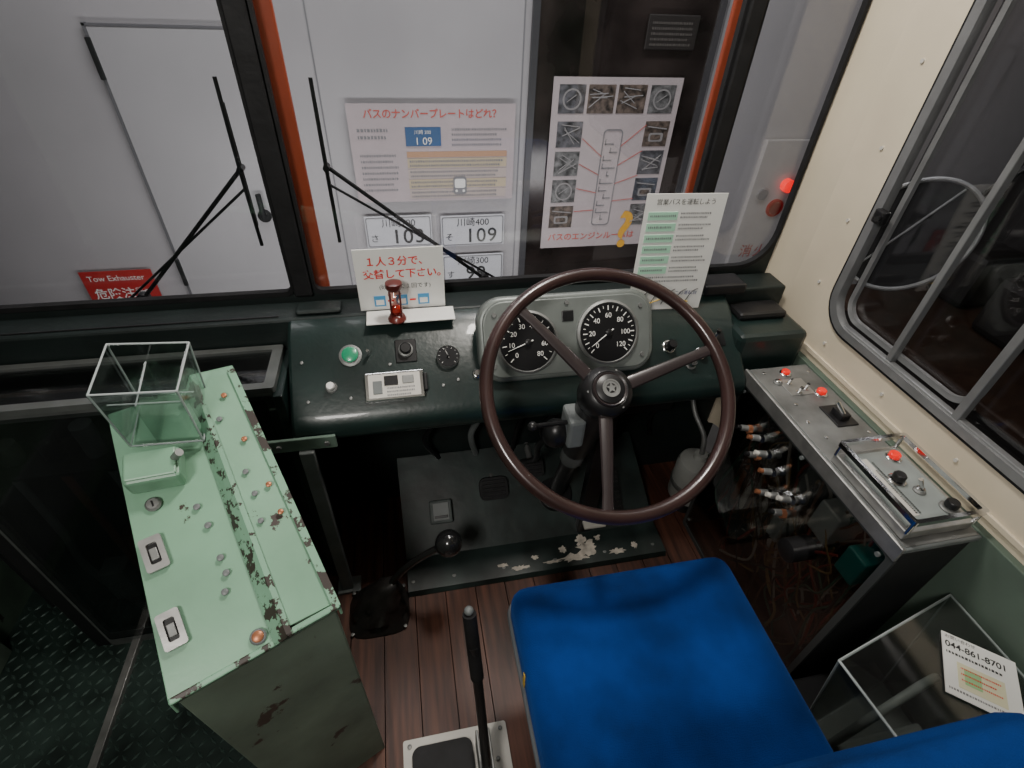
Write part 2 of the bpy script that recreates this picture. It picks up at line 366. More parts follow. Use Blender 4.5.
for i,(a,b_) in enumerate(((-.15,.03),(-.24,.03),(-.25,.12),(.055,.04),(.09,.05),(-.06,.1))):
    knob('screw_%d'%i,a,b_,.0035,.003,steel,sp)
knob('chrome_cap',.135,.06,.008,.012,chrome,sp,chrome)
knob('pull_knob_a',.620,.085,.012,.028,black,sp,chrome)
knob('pull_knob_b',.668,.035,.010,.022,chrome,sp,steel)
knob('pull_knob_c',.70,.060,.011,.026,black,sp,chrome)
knob('pull_knob_d',.745,.03,.010,.02,black,sp,steel)
box('toggle_plate',.715,.775,.075,.11,0,.003,black,sp,.001)
cyl('toggle',(.745,.093,.002),(.748,.105,.022),.004,chrome,sp)
cyl('toggle_tip',(.748,.105,.022),(.749,.109,.03),.006,black,sp)
ic=G('instrument_cluster',(.350,.945,.778),(D(60),0,0))
plate('housing',rr(-.200,-.090,.200,.085,[.05,.05,.045,.045]),[],.03,binn,ic,(0,0,-.028),bev=.010)
plate('panel_face',rr(-.196,-.086,.196,.081,[.048,.048,.04,.04]),[],.006,binn,ic,(0,0,-.0045),bev=.003)
plate('face_groove',rr(-.203,-.093,.203,.088,[.05,.05,.045,.045]),[rr(-.200,-.090,.200,.085,[.05,.05,.045,.045])],.006,black,ic,(0,0,-.0085))
box('housing_back',-.18,.18,-.10,.03,-.10,-.05,dashgreen,ic,.02)
gauge(ic,-.100,-.010,.064,'speedometer',14,('0','10','20','30','40','50','60','80'),200)
gauge(ic,.092,-.002,.067,'tachometer',24,('0','20','40','60','80','100','120'),215)
box('center_slot',-.016,.012,.03,.055,0,.004,black,ic,.002)
for i,(a,b_,m_) in enumerate(((-.178,-.06,redlamp),(-.003,-.06,greenbtn),(-.003,-.035,orangelamp),(.178,-.06,redlamp),(.175,.055,greenbtn),(-.172,.055,steel),(-.003,.073,steel))):
    knob('pilot_%d'%i,a,b_,.004,.004,m_,ic,steel)

# ---------------------------------------------------------------- steering wheel
sw=G('steering_wheel',(.364,.712,.808),(D(35),0,0))
Rw=.243; rmin=.0135
vs=[];fs=[];n1,n2=96,14
for i in range(n1):
    a=2*math.pi*i/n1
    for j in range(n2):
        b_=2*math.pi*j/n2; vs.append(((Rw+rmin*math.cos(b_))*math.cos(a),(Rw+rmin*math.cos(b_))*math.sin(a),rmin*1.05*math.sin(b_)))
for i in range(n1):
    for j in range(n2): fs.append((i*n2+j,((i+1)%n1)*n2+j,((i+1)%n1)*n2+(j+1)%n2,i*n2+(j+1)%n2))
mk('rim',vs,fs,brown,sw)
spk=M('spoke_enamel',(.032,.024,.025),.30,var=.15,coat=.25)
for i,a in enumerate((131,15,258)):
    c_,s_=math.cos(D(a)),math.sin(D(a))
    vs=[];fs=[]; N=10
    for k in range(N+1):
        t=k/N; rad=.025+(Rw-.025)*t; w=.0155-.006*t+.003*max(0,t-.85)/.15; h=.007-.002*t; z=-.030*(1-t)**1.3-.002
        for m_ in range(10):
            q=2*math.pi*m_/10; lw=w*math.cos(q); lh=h*math.sin(q)
            vs.append((rad*c_-lw*s_,rad*s_+lw*c_,z+lh))
    for k in range(N):
        for m_ in range(10): fs.append((k*10+m_,k*10+(m_+1)%10,(k+1)*10+(m_+1)%10,(k+1)*10+m_))
    fs+=[tuple(range(10)),tuple(range(N*10,N*10+10))]
    mk('spoke_%d'%i,vs,fs,spk,sw)
lathe('hub',[(.040,-.075),(.052,-.06),(.052,-.022),(.048,-.012),(.037,-.006),(.033,-.008)],black,sw,n=48)
lathe('horn_ring',[(.032,-.012),(.035,-.006),(.033,-.002),(.029,-.004)],spk,sw,n=48)
lathe('horn_button',[(.030,-.01),(.029,-.001),(.019,.003),(.001,.004)],black,sw,n=40)
lathe('horn_emblem',[(.018,.0035),(.018,.0045),(.015,.0045),(.014,.003)],steel,sw,n=40)
plate('horn_emblem_star',[((.011 if k%2==0 else .005)*math.sin(math.pi*k/5),(.011 if k%2==0 else .005)*math.cos(math.pi*k/5)) for k in range(10)],[],.001,steel,sw,(0,0,.0048))
for i,a in enumerate((60,180,300)): knob('hub_screw_%d'%i,.043*math.cos(D(a)),.043*math.sin(D(a)),.0025,.003,steel,sw,None,-.012)
sc=G('steering_column')
base=Vector((.40,1.02,.08)); top=Vector((.362,.755,.74)); dv=(top-base)
cyl('column_tube',base,top,.024,black,sc,bevel=.002)
cyl('column_upper_shroud',base+dv*.62,top,.036,black,sc,.042,bevel=.004)
cyl('column_collar',base+dv*.52,base+dv*.62,.032,greypaint,sc,bevel=.003)
box('stalk_housing',.302,.340,.735,.80,.62,.70,greypaint,sc,.008)
sph('stalk_boss',(.285,.77,.64),.030,black,sc,(1,1,1.2))
tube('indicator_stalk',[(.31,.76,.68),(.27,.74,.70),(.22,.72,.72)],.005,black,sc)
sph('indicator_tip',(.215,.718,.722),.010,black,sc)
box('column_bracket',.45,.50,.90,.93,.02,.60,black,sc,.004)
box('column_base_plate',.46,.53,.875,.935,.085,.097,offw,sc,.002)
cyl('base_flange',base+dv*.0,base+dv*.06,.055,black,sc,bevel=.004)
tube('column_hose',[(.33,.82,.62),(.30,.92,.45),(.32,1.0,.3),(.3,1.08,.2)],.009,black,sc)

# ---------------------------------------------------------------- floor plate + pedals
fp=G('pedal_floor_plate')
vs=[(-.085,.80,.0),(.715,.80,.0),(.715,.805,.014),(-.085,.805,.014),(.71,.90,.03),(-.085,.90,.03),(.69,1.155,.20),(-.09,1.155,.20)]
mk('plate_sheet',vs,[(0,1,2,3),(3,2,4,5),(5,4,6,7)],platepaint,fp,smooth=False).modifiers.new('s','SOLIDIFY').thickness=.006
chipm=M('chipped_white_primer',(.55,.50,.43),.7,var=.35,scale=40)
def blob(name,cx,cy,rx,ry,par,mat,z):
    pts=[]
    for i in range(26):
        a=2*math.pi*i/26; q=random.uniform(.5,1.1); pts.append((cx+rx*q*math.cos(a),cy+ry*q*math.sin(a)))
    return plate(name,pts,[],.0008,mat,par,(0,0,z))
for i,(a,b_,c_,d_) in enumerate(((.42,.822,.06,.014),(.47,.845,.040,.028),(.455,.87,.018,.022),(.25,.815,.03,.008),(.56,.82,.03,.010),(.35,.818,.03,.006),(.62,.83,.012,.012),(.30,.84,.012,.008),(.39,.85,.012,.014),(.51,.872,.012,.01),(.20,.83,.02,.006))):
    o=blob('chip_%d'%i,a,b_-.8,c_,d_,fp,chipm,.0); o.location=(0,.805,.0195); o.rotation_euler=(D(9.6),0,0)
for i,xx in enumerate((-.07,.05,.2,.36,.52,.68)): knob('plate_bolt_%d'%i,xx,.83,.006,.004,steel,fp,None,.02)
for i in range(8): o=blob('scuff_%d'%i,random.uniform(0,.65),random.uniform(.02,.2),.012,.006,fp,chipm,0); o.location=(0,.90,.0345); o.rotation_euler=(D(33.7),0,0)
pb=G('brake_pedal',(.20,1.03,.150),(D(48),0,0))
plate('pedal_pad',rr(-.045,-.035,.045,.035,.02),[],.014,rubber,pb)
for i in range(5): box('pad_rib_%d'%i,-.036,.036,-.026+i*.012,-.021+i*.012,.006,.011,black,pb,.001)
cyl('pedal_arm',(0,0,-.005),(0,.07,-.07),.009,steel,pb)
pc=G('clutch_pedal',(.33,1.06,.19),(D(48),0,0))
plate('pedal_pad',rr(-.035,-.03,.035,.03,.015),[],.014,rubber,pc)
for i in range(4): box('pad_rib_%d'%i,-.028,.028,-.022+i*.012,-.017+i*.012,.006,.011,black,pc,.001)
cyl('pedal_arm',(0,0,-.005),(0,.07,-.07),.009,steel,pc)
pa=G('accelerator_pedal',(.58,.98,.115),(D(38),0,0))
plate('pedal_pad',rr(-.03,-.08,.03,.08,.012),[],.012,rubber,pa)
for i in range(9): box('pad_rib_%d'%i,-.024,.024,-.068+i*.016,-.062+i*.016,.005,.010,black,pa,.001)
cyl('pedal_rod',(0,.03,-.005),(0,.06,-.09),.006,steel,pa)
ds=G('dimmer_switch_box',(.03,1.0,.105),(D(34),0,0))
dsm=M('switch_box_grey',(.10,.12,.115),.5,var=.2)
box('body',-.034,.034,-.035,.035,-.02,.03,dsm,ds,.006)
box('lid',-.026,.026,-.028,.028,.028,.034,greypaint,ds,.003)
box('lid_slot',-.02,.02,-.02,-.012,.034,.036,black,ds,.001)
for i,(a,b_) in enumerate(((-.045,.045),(.045,.045),(-.05,-.045),(.05,-.045),(0,.055))): knob('bolt_%d'%i,a,b_,.006,.014,steel,ds,None,-.02)
ar=G('air_dryer_canister',(.86,.98,.05))
lathe('canister',[(.05,0),(.062,.008),(.064,.02),(.064,.15),(.058,.165),(.03,.18),(.022,.182),(.02,.20)],M('canister_grey',(.36,.37,.35),.4,var=.12),ar,n=36)
lathe('band',[(.066,.06),(.067,.062),(.067,.078),(.066,.08)],steel,ar,n=36)
tube('canister_pipe',[(0,0,.2),(0,.02,.26),(-.02,.08,.32),(-.02,.14,.40)],.008,steel,ar)
lathe('canister_foot',[(.045,-.05),(.045,0)],black,ar)
hs=G('under_dash_hoses')
for i in range(7):
    x0=.02+i*.12
    tube('hose_%d'%i,[(x0,1.12,.57),(x0+.03,1.08,.45),(x0-.02+.02*(i%3),1.1,.33),(x0+.02,1.14,.2)],.007+.003*(i%2),[black,greypaint,rubber][i%3],hs)
box('hose_manifold',.55,.76,1.06,1.12,.38,.46,black,hs,.006)

# ---------------------------------------------------------------- gear lever
gl=G('gear_shift_lever')
bx,by=-.168,.768
vs=[];fs=[];N=28
prof=[(.092,.0,0,0),(.089,.010,0,0),(.072,.020,0,0),(.078,.038,.004,0),(.056,.055,.010,.004),(.059,.074,.018,.008),(.038,.092,.026,.010),(.036,.108,.034,.012),(.018,.124,.046,.012)]
for r_,z_,ox,oy in prof:
    for i in range(N):
        a=2*math.pi*i/N; sq=1/(abs(math.cos(a))**4+abs(math.sin(a))**4)**.25 if z_<.025 else 1+.18*(1/(abs(math.cos(a))**4+abs(math.sin(a))**4)**.25-1)*2+.07*math.sin(5*a+z_*90)
        vs.append((bx+ox+r_*sq*.90*math.cos(a),by+oy+r_*sq*.80*math.sin(a),z_))
for k in range(len(prof)-1):
    for i in range(N): fs.append((k*N+i,k*N+(i+1)%N,(k+1)*N+(i+1)%N,(k+1)*N+i))
fs.append(tuple(range((len(prof)-1)*N,len(prof)*N)))
mk('leather_boot',vs,fs,M('black_leather',(.022,.020,.019),.36,var=.3,bump=.35,bscale=28,coat=.25),gl,ang=70)
tube('lever',[(bx+.044,by+.012,.115),(bx+.08,by+.010,.175),(bx+.13,by+.002,.235),(.014,.750,.300)],.0095,M('lever_black_enamel',(.02,.02,.02),.25,coat=.5),gl)
sph('ball_knob',(.036,.746,.318),.034,M('ball_knob_phenolic',(.015,.015,.016),.18,coat=.6),gl)
cyl('knob_collar',(.010,.751,.293),(.022,.749,.305),.013,black,gl)
for i,(a,b_) in enumerate(((-.07,-.06),(.07,-.06),(-.07,.06),(.07,.06))): knob('boot_screw_%d'%i,bx+a,by+b_,.005,.004,steel,gl,None,.010)
pk=G('parking_brake_lever')
plate('base_plate',rr(-.115,.10,.130,.435,.006),[],.008,offw,pk,(0,0,.004))
plate('boot_pad',rr(-.095,.16,.045,.415,.02),[],.010,rubber,pk,(0,0,.012))
box('quadrant_a',.052,.058,.22,.40,.008,.10,steel,pk,.002)
box('quadrant_b',.078,.084,.22,.40,.008,.10,steel,pk,.002)
tube('lever',[(.068,.30,.02),(.066,.34,.14),(.060,.42,.34),(.056,.445,.42)],.010,black,pk)
tube('grip',[(.060,.42,.335),(.056,.450,.420),(.053,.474,.490)],.0135,rubber,pk)
sph('release_button',(.0525,.477,.497),.009,greypaint,pk)
for i,(a,b_) in enumerate(((-.1,.42),(.115,.42),(.115,.3),(.1,.36))): knob('plate_screw_%d'%i,a,b_,.005,.004,steel,pk,None,.008)

# ---------------------------------------------------------------- driver seat
se=G('driver_seat')
def cushion(name,x0,x1,y0,y1,z0,z1,mat,par,dome=.02,rad=.35,rot=(0,0,0),loc=(0,0,0),nx=22):
    cx,cy,cz=(x0+x1)/2,(y0+y1)/2,(z0+z1)/2; hx,hy,hz=(x1-x0)/2,(y1-y0)/2,(z1-z0)/2
    import bmesh
    bm=bmesh.new(); bmesh.ops.create_cube(bm,size=2); bmesh.ops.subdivide_edges(bm,edges=bm.edges[:],cuts=nx,use_grid_fill=True)
    r=min(hx,hy,hz)*rad
    for v in bm.verts:
        c=v.co; P=Vector((c.x*hx,c.y*hy,c.z*hz))
        q=Vector((max(-hx+r,min(hx-r,P.x)),max(-hy+r,min(hy-r,P.y)),max(-hz+r,min(hz-r,P.z))))
        dd=P-q
        if dd.length>1e-6: P=q+dd.normalized()*r
        k=(1-c.x**4)*(1-c.y**4)
        if c.z>0: P.z+=dome*k*c.z
        P.z+=.0025*math.sin(P.x*37+P.y*21)*max(0,c.z)*k
        v.co=P+Vector((cx,cy,cz))
    me=bpy.data.meshes.new(name); bm.to_mesh(me); bm.free(); me.materials.append(mat); me.shade_smooth()
    return link(bpy.data.objects.new(name,me),par,loc,rot)
def rloop(x0,y0,x1,y1,r,z): return [(a,b_,z) for a,b_ in rr(x0,y0,x1,y1,r,5)]
cushion('seat_cushion',.142,.632,.11,.540,.335,.455,blue,se,.008,.6)
tube('cushion_piping',rloop(.141,.11,.633,.541,.040,.385),.006,grey,se,cyc=True,sm=False)
box('seat_pan',.16,.61,.12,.51,.29,.338,grey,se,.01)
box('pedestal',.24,.53,.16,.42,.02,.30,black,se,.01)
box('slide_rail_left',.20,.23,.12,.50,.0,.03,steel,se,.003); box('slide_rail_right',.54,.57,.12,.50,.0,.03,steel,se,.003)
cushion('backrest_cushion',-.27,.27,-.055,.056,0,.385,blue,se,.016,.8,(D(0),0,0),(.40,.048,.44))
blob('tear_patch',.0,.0,.035,.008,se,yellow,0).matrix_local=Matrix.Translation((.1400,.37,.41))@Matrix.Rotation(D(90),4,'Y')
cyl('backrest_bracket_l',(.16,.10,.30),(.17,.05,.50),.012,grey,se); cyl('backrest_bracket_r',(.62,.10,.30),(.63,.05,.50),.012,grey,se)

# ---------------------------------------------------------------- fare box
fb=G('fare_box',(-.15,.430,.008),(0,0,D(24.5)))
SL=.4286; Lf=.42
def xl(yv,x): return x*(1-.17*max(0,min(1,yv/Lf)))
px=[(-.232,0),(-.095,0),(-.078,.026),(0,.020)]
def zt(yv): return .66+SL*yv
vs=[];fs=[]
inset=.005
body=[(-.232+inset,-.008),(-.093,-.008),(-.076,.018),(-inset,.012)]
for yv in (0.004,Lf-.004):
    for a,b_ in body: vs.append((xl(yv,a),yv,zt(yv)+b_))
    vs.append((-inset,yv,-.006)); vs.append((xl(yv,-.232+inset)+.03,yv,-.006))
fs=[(0,1,2,3,4,5),(6,7,8,9,10,11)]+[(i,(i+1)%6,6+(i+1)%6,6+i) for i in range(6)]
mk('cabinet',vs,fs,cabsage,fb,smooth=False,bevel=.003)
vs=[];ys=(0,.02,.10,.2,.3,.40,.415,Lf+.005)
for q,yv in enumerate(ys):
    dz=-.012 if q==len(ys)-1 else (-.002 if q==len(ys)-2 else 0)
    for a,b_ in [(-.232,-.03)]+px+[(0,-.02)]: vs.append((xl(yv,a),yv,zt(yv)+b_+dz))
fs=[]
for q in range(len(ys)-1):
    for i in range(5): fs.append((q*6+i,q*6+i+1,(q+1)*6+i+1,(q+1)*6+i))
o=mk('top_cover',vs,fs,mint,fb,smooth=False); md=o.modifiers.new('s','SOLIDIFY'); md.thickness=.004; md.offset=0
md=o.modifiers.new('b','BEVEL'); md.width=.003; md.segments=2; md.limit_method='ANGLE'
tp=G('top_items',(0,0,.662),(math.atan(SL),0,0),fb)
box('worn_edge_near',-.232,-.095,-.003,.006,-.012,.0035,mintworn,tp,.002)
box('worn_edge_near_r',-.078,0,-.003,.006,.003,.024,mintworn,tp,.002)
mk('worn_edge_step',[(-.097,-.003,-.01),(-.078,-.003,.0),(-.078,-.003,.026),(-.097,-.003,.003),(-.097,.006,-.01),(-.078,.006,.0),(-.078,.006,.026),(-.097,.006,.003)],[(0,1,2,3),(4,5,6,7),(3,2,6,7),(0,1,5,4)],mintworn,tp,smooth=False)
L2=.448
mk('worn_crease',[(-.098,.0,.0035),(-.078,.0,.0265),(xl(Lf,-.078),L2,.0265),(xl(Lf,-.098),L2,.0035),(-.070,0,.0262),(xl(Lf,-.070),L2,.0262)],[(0,1,2,3),(1,4,5,2)],mintworn,tp,smooth=False)
mk('worn_outer_edge',[(-.010,0,.0235),(.0015,0,.0235),(.0015,L2,.0235),(-.010,L2,.0235)],[(0,1,2,3)],mintworn,tp,smooth=False)
for i,(s0,xx) in enumerate(((.060,-.203),(.172,-.194))):
    plate('slot_frame_%d'%i,rr(xx-.0145,s0,xx+.0145,s0+.052,.004),[rr(xx-.007,s0+.010,xx+.007,s0+.042,.003)],.006,alu,tp,(0,0,.007))
    box('slot_recess_%d'%i,xx-.008,xx+.008,s0+.009,s0+.043,.004,.0055,black,tp,0)
    box('slot_lever_%d'%i,xx-.005,xx+.005,s0+.016,s0+.034,.005,.010,steel,tp,.001)
lathe('key_lock',[(.011,0),(.011,.003),(.008,.006),(.004,.006)],steel,tp,(-.176,.272,.003))
box('key_slot',-.1772,-.1748,.267,.277,.008,.0095,black,tp,0)
for i,(a,b_) in enumerate(((-.13,.10),(-.12,.15),(-.125,.24),(-.12,.205),(-.12,.125))): knob('screw_%d'%i,a,b_,.005,.005,greypaint,tp,None,.003)
for i,(a,b_) in enumerate(((-.052,.17),(-.022,.17),(-.045,.215),(-.022,.22),(-.045,.255),(-.028,.31),(-.05,.36),(-.03,.40))): knob('copper_rivet_%d'%i,a,b_,.0045,.005,copper if i%2 else greypaint,tp,None,.024)
knob('orange_lamp',-.112,.020,.008,.008,copper,tp,greypaint,.003)
hb=G('hopper_block_group',(-.152,.318,.0),(0,0,D(-14)),tp)
box('hopper_block',-.040,.034,-.030,.022,.003,.048,mint,hb,.006)
box('hopper_lid',-.037,.030,-.026,.018,.048,.053,mint,hb,.003)
cyl('hopper_latch',(.028,.0,.050),(.038,.0,.066),.006,steel,hb)
co=G('coin_hopper',(-.115,.397,.0),(D(-12),0,D(-20)),tp)
def quadplate(name,q,mat,par,th=.003):
    o=mk(name,q,[(0,1,2,3)],mat,par,smooth=False); o.modifiers.new('s','SOLIDIFY').thickness=th; return o
b4=[(-.05,-.045,.005),(.05,-.045,.005),(.05,.045,.005),(-.05,.045,.005)]
t4=[(-.066,-.05,.135),(.040,-.05,.135),(.045,.05,.135),(-.062,.05,.135)]
for i in range(4):
    j=(i+1)%4; quadplate('wall_%d'%i,[b4[i],b4[j],t4[j],t4[i]],acryl,co)
edge=M('acrylic_edge',(.42,.46,.46),.25)
for i in range(4):
    j=(i+1)%4
    cyl('edge_v%d'%i,b4[i],t4[i],.0015,edge,co,n=8); cyl('edge_t%d'%i,t4[i],t4[j],.0015,edge,co,n=8); cyl('edge_b%d'%i,b4[i],b4[j],.0015,edge,co,n=8)
quadplate('coin_slide',[(-.055,-.04,.10),(.04,-.04,.10),(.04,.04,.03),(-.05,.04,.03)],acryl,co)
cyl('coin_slide_edge',(-.055,-.04,.10),(.04,-.04,.10),.0013,edge,co,n=8); cyl('coin_slide_edge_b',(-.05,.04,.03),(.04,.04,.03),.0013,edge,co,n=8)
quadplate('coin_guide',[(-.01,-.045,.01),(-.01,.045,.01),(-.02,.045,.10),(-.02,-.045,.10)],acryl,co)
cyl('coin_guide_edge',(-.02,.045,.10),(-.02,-.045,.10),.0013,edge,co,n=8)
box('coin_tray',-.045,.045,-.04,.04,.0,.010,mint,co,.002)

# ---------------------------------------------------------------- right switch console
cn=G('switch_console')
box('top_panel',.828,1.0,.372,.905,.640,.652,greypaint,cn,.003)
box('top_skin',.834,.996,.378,.900,.652,.6535,steel,cn,.0005)
box('front_lip',.822,.830,.372,.905,.618,.655,alu,cn,.002)
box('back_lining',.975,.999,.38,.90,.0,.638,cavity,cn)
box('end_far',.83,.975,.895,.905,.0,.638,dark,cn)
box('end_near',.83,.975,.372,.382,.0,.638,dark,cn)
plate('side_cover',rr(.385,.02,.893,.612,.01),[],.003,lightsmoke,cn,(.827,0,0),WR)
plate('side_frame',rr(.372,.0,.905,.625,.01),[rr(.386,.016,.892,.612,.01)],.008,M('console_edge_grey',(.05,.055,.055),.45),cn,(.829,0,0),WR)
for i,(yy,zz) in enumerate(((.40,.6),(.88,.6),(.40,.05),(.88,.05),(.64,.608),(.64,.03))):
    cyl('cover_screw_%d'%i,(.826,yy,zz),(.821,yy,zz),.005,greypaint,cn,n=12)
def kn(nm,x,y,r,h,m_,rg=None): knob(nm,x,y,r,h,m_,cn,rg,.6535)
kn('red_lamp',.915,.872,.010,.012,redlamp,chrome); kn('red_lamp_b',.957,.788,.011,.014,redlamp,chrome)
kn('button_a',.875,.842,.008,.008,chrome,steel)
for i,(a,b_) in enumerate(((.90,.835),(.93,.81),(.905,.80))):
    cyl('toggle_%d'%i,(a,b_,.653),(a-.006,b_-.008,.677),.004,chrome,cn); lathe('toggle_nut_%d'%i,[(.008,0),(.008,.004)],chrome,cn,(a,b_,.653),n=6)
box('toggle_plate',.88,.945,.79,.85,.6535,.6555,alu,cn,.001)
box('rocker_plate',.92,.975,.675,.745,.6535,.657,black,cn,.002)
box('rocker',.935,.96,.69,.725,.656,.672,black,cn,.003)
cyl('rocker_lever',(.945,.70,.67),(.935,.72,.69),.005,chrome,cn)
for i,(a,b_) in enumerate(((.87,.65),(.98,.65),(.87,.76),(.98,.87),(.86,.88),(.86,.70),(.9,.63))): kn('screw_%d'%i,a,b_,.004,.003,chrome)
dc=G('door_control_panel',(0,0,.656))
box('base',.834,.985,.392,.588,0,.020,alu,dc,.002)
plate('rail_frame',rr(.830,.388,.989,.592,.006),[rr(.838,.396,.981,.584,.004)],.010,chrome,dc,(0,0,.050))
for a in (.836,.983):
    for b_ in (.394,.586): cyl('frame_post',(a,b_,.018),(a,b_,.045),.004,chrome,dc,n=12)
box('face',.846,.973,.404,.576,.018,.024,M('panel_face_grey',(.26,.29,.28),.45,var=.15),dc,.001)
knob('red_button',.945,.555,.011,.014,redlamp,dc,chrome,.024)
knob('black_knob',.905,.50,.012,.020,black,dc,chrome,.024); knob('black_knob_b',.955,.425,.012,.020,black,dc,steel,.024)
knob('toggle_base',.93,.47,.008,.01,chrome,dc,steel,.024); cyl('toggle',(.93,.47,.034),(.92,.475,.055),.004,chrome,dc)
box('label_plate',.855,.885,.42,.56,.0235,.0255,offw,dc,.0005)
lines('label_text',0,.13,0,2,.008,.004,blackink,dc,0).matrix_local=Matrix.Translation((.880,.424,.026))@Matrix.Rotation(D(90),4,'Z')@Matrix.Rotation(D(-90),4,'X')
el=G('electrical_parts',parent=cn)
pts=[(.80,.535),(.755,.545),(.715,.53),(.74,.50),(.68,.505),(.63,.475),(.60,.45),(.66,.45),(.60,.50)]
for i,(yy,zz) in enumerate(pts):
    cyl('plug_%d'%i,(.85,yy,zz),(.795,yy+.01,zz+.006),.009,steel,el,.008,n=16,bevel=.001)
    cyl('plug_nut_%d'%i,(.822,yy+.003,zz+.002),(.812,yy+.005,zz+.003),.012,chrome if i%3 else copper,el,n=6)
    cyl('plug_tip_%d'%i,(.795,yy+.01,zz+.006),(.786,yy+.014,zz+.008),.006,[black,copper,offw][i%3],el,n=12)
box('relay_teal',.832,.90,.405,.455,.47,.545,teal,el,.004); box('relay_grey',.84,.92,.50,.56,.47,.56,boxgrey,el,.004)
lathe('relay_can',[(.028,0),(.028,.06),(.02,.064)],black,el,(.85,.53,.42),(0,D(-90),0))
box('relay_white',.84,.90,.60,.64,.33,.40,boxgrey,el,.004); box('fuse_board',.90,.93,.62,.86,.18,.42,M('bakelite_board',(.12,.06,.03),.5,var=.3),el,.003)
for i in range(6): cyl('fuse_%d'%i,(.895,.65+i*.035,.22),(.895,.65+i*.035,.38),.009,[offw,copper][i%2],el)
cols=[M('wire_red',(.22,.030,.020),.5),M('wire_tan',(.20,.13,.05),.5),M('wire_white',(.26,.24,.21),.5),M('wire_brown',(.13,.06,.035),.5),M('wire_green',(.03,.10,.065),.5),M('wire_black',(.02,.02,.02),.5),M('wire_dark_brown',(.06,.03,.02),.5)]
for i in range(70):
    y0=random.uniform(.41,.87); xb=random.uniform(.845,.90); P=[(xb,y0,random.choice((.60,.54,.48)))]
    for k in range(5): P.append((min(.93,max(.838,P[-1][0]+random.uniform(-.02,.02))),min(.875,max(.41,P[-1][1]+random.uniform(-.07,.07))),max(.04,P[-1][2]-random.uniform(.03,.12))))
    tube('wire_%d'%i,P,random.choice((.0020,.0026,.0035)),cols[i%7],el)
# ---------------------------------------------------------------- acrylic leaflet holder lower right
ab=G('acrylic_leaflet_holder')
hacr=GL('acrylic_holder',(.82,.84,.83),.08,.10)
A=[(.680,.265),(.985,.335),(.992,-.10),(.72,-.10)]
bt=[(.71,.235,.20),(.975,.295,.20),(.985,-.10,.20),(.74,-.10,.20)]; tpv=[(a,b_,.515) for a,b_ in A]
for i in range(4):
    j=(i+1)%4; quadplate('side_%d'%i,[bt[i],bt[j],tpv[j],tpv[i]],hacr,ab)
quadplate('bottom',bt,boxgrey,ab)
quadplate('lid',[(.680,.265,.516),(.985,.335,.516),(.99,.02,.516),(.71,.0,.516)],hacr,ab)
for i in range(4):
    j=(i+1)%4; cyl('edge_t%d'%i,tpv[i],tpv[j],.0025,edge,ab,n=8); cyl('edge_v%d'%i,bt[i],tpv[i],.002,edge,ab,n=8); cyl('edge_b%d'%i,bt[i],bt[j],.002,edge,ab,n=8)
cyl('inner_divider_edge',(.70,.10,.45),(.97,.14,.45),.002,edge,ab,n=8)
quadplate('inner_divider',[(.70,.10,.21),(.97,.14,.21),(.97,.14,.45),(.70,.10,.45)],hacr,ab)
tube('inner_bracket',[(.74,.2,.22),(.76,.2,.38),(.86,.22,.44),(.95,.24,.38)],.008,boxgrey,ab)
box('inner_tray',.75,.95,-.08,.20,.22,.26,boxgrey,ab,.006); box('inner_box',.78,.88,.0,.14,.26,.36,boxgrey,ab,.006)
cyl('knob',(.73,.12,.517),(.73,.12,.526),.006,greypaint,ab)
shelf=G('side_shelf')
box('shelf_board',.68,.998,-.3,.34,.165,.195,black,shelf,.006); box('support',.72,.998,-.3,.30,.0,.165,dark,shelf,.004)
lf=G('printed_leaflet',(.822,.186,.5215),(0,0,D(-41)))
box('sheet',0,.112,-.0,.120,0,.002,white,lf,0)
text('phone','044-861-8701',.0165,(.004,.092,.0025),blackink,lf,(0,0,0),bold=.0003)
text('caption','お問い合わせ',.008,(.004,.110,.0025),blackink,lf,(0,0,0))
lines('fine_print',0,.10,0,1,.010,.005,blackink,lf,0).matrix_local=Matrix.Translation((.005,.084,.0025))@Matrix.Rotation(D(-90),4,'X')
box('map_print',.02,.09,.02,.068,.002,.0024,M('map_cream',(.75,.72,.5),.6),lf,0)
box('map_green',.03,.055,.03,.06,.0024,.0027,M('map_green',(.35,.6,.3),.6),lf,0)
lines('map_roads',0,.06,0,3,.011,.003,red,lf,0).matrix_local=Matrix.Translation((.025,.06,.0029))@Matrix.Rotation(D(-90),4,'X')
lines('bottom_print',0,.10,0,1,.010,.004,greyink,lf,0).matrix_local=Matrix.Translation((.005,.014,.0025))@Matrix.Rotation(D(-90),4,'X')

# ---------------------------------------------------------------- signs inside
s1=G('instruction_card',(-.018,1.085,.791))
box('card',-.098,.098,0,.003,0,.152,white,s1,.0005); box('card_foot',-.085,.115,-.062,-.006,-.001,.001,white,s1,0)
text('heading_1','１人３分で、',.024,(-.075,-.0008,.114),red,s1,bold=.0004,w=.95)
text('heading_2','交替して下さい。',.024,(-.082,-.0008,.083),red,s1,bold=.0004,w=.95)
text('note','(砂時計で１回です)',.0135,(-.05,-.0008,.055),blackink,s1)
for i,xx in enumerate((-.065,-.015,.035)):
    box('icon_%d'%i,xx,xx+.026,-.0012,0,.010,.037,blueink,s1,0); box('icon_inner_%d'%i,xx+.004,xx+.022,-.0018,0,.014,.027,white,s1,0)
    if i<2: box('icon_arrow_%d'%i,xx+.031,xx+.045,-.0012,0,.021,.025,red,s1,0)
s2=G('driving_notice',(.622,1.03,.772),(D(-4),0,D(-3)))
box('sheet',-.095,.095,0,.002,0,.285,white,s2,.0005)
text('heading','営業バスを運転しよう',.0145,(0,-.0008,.262),blackink,s2,align='CENTER',w=.95)
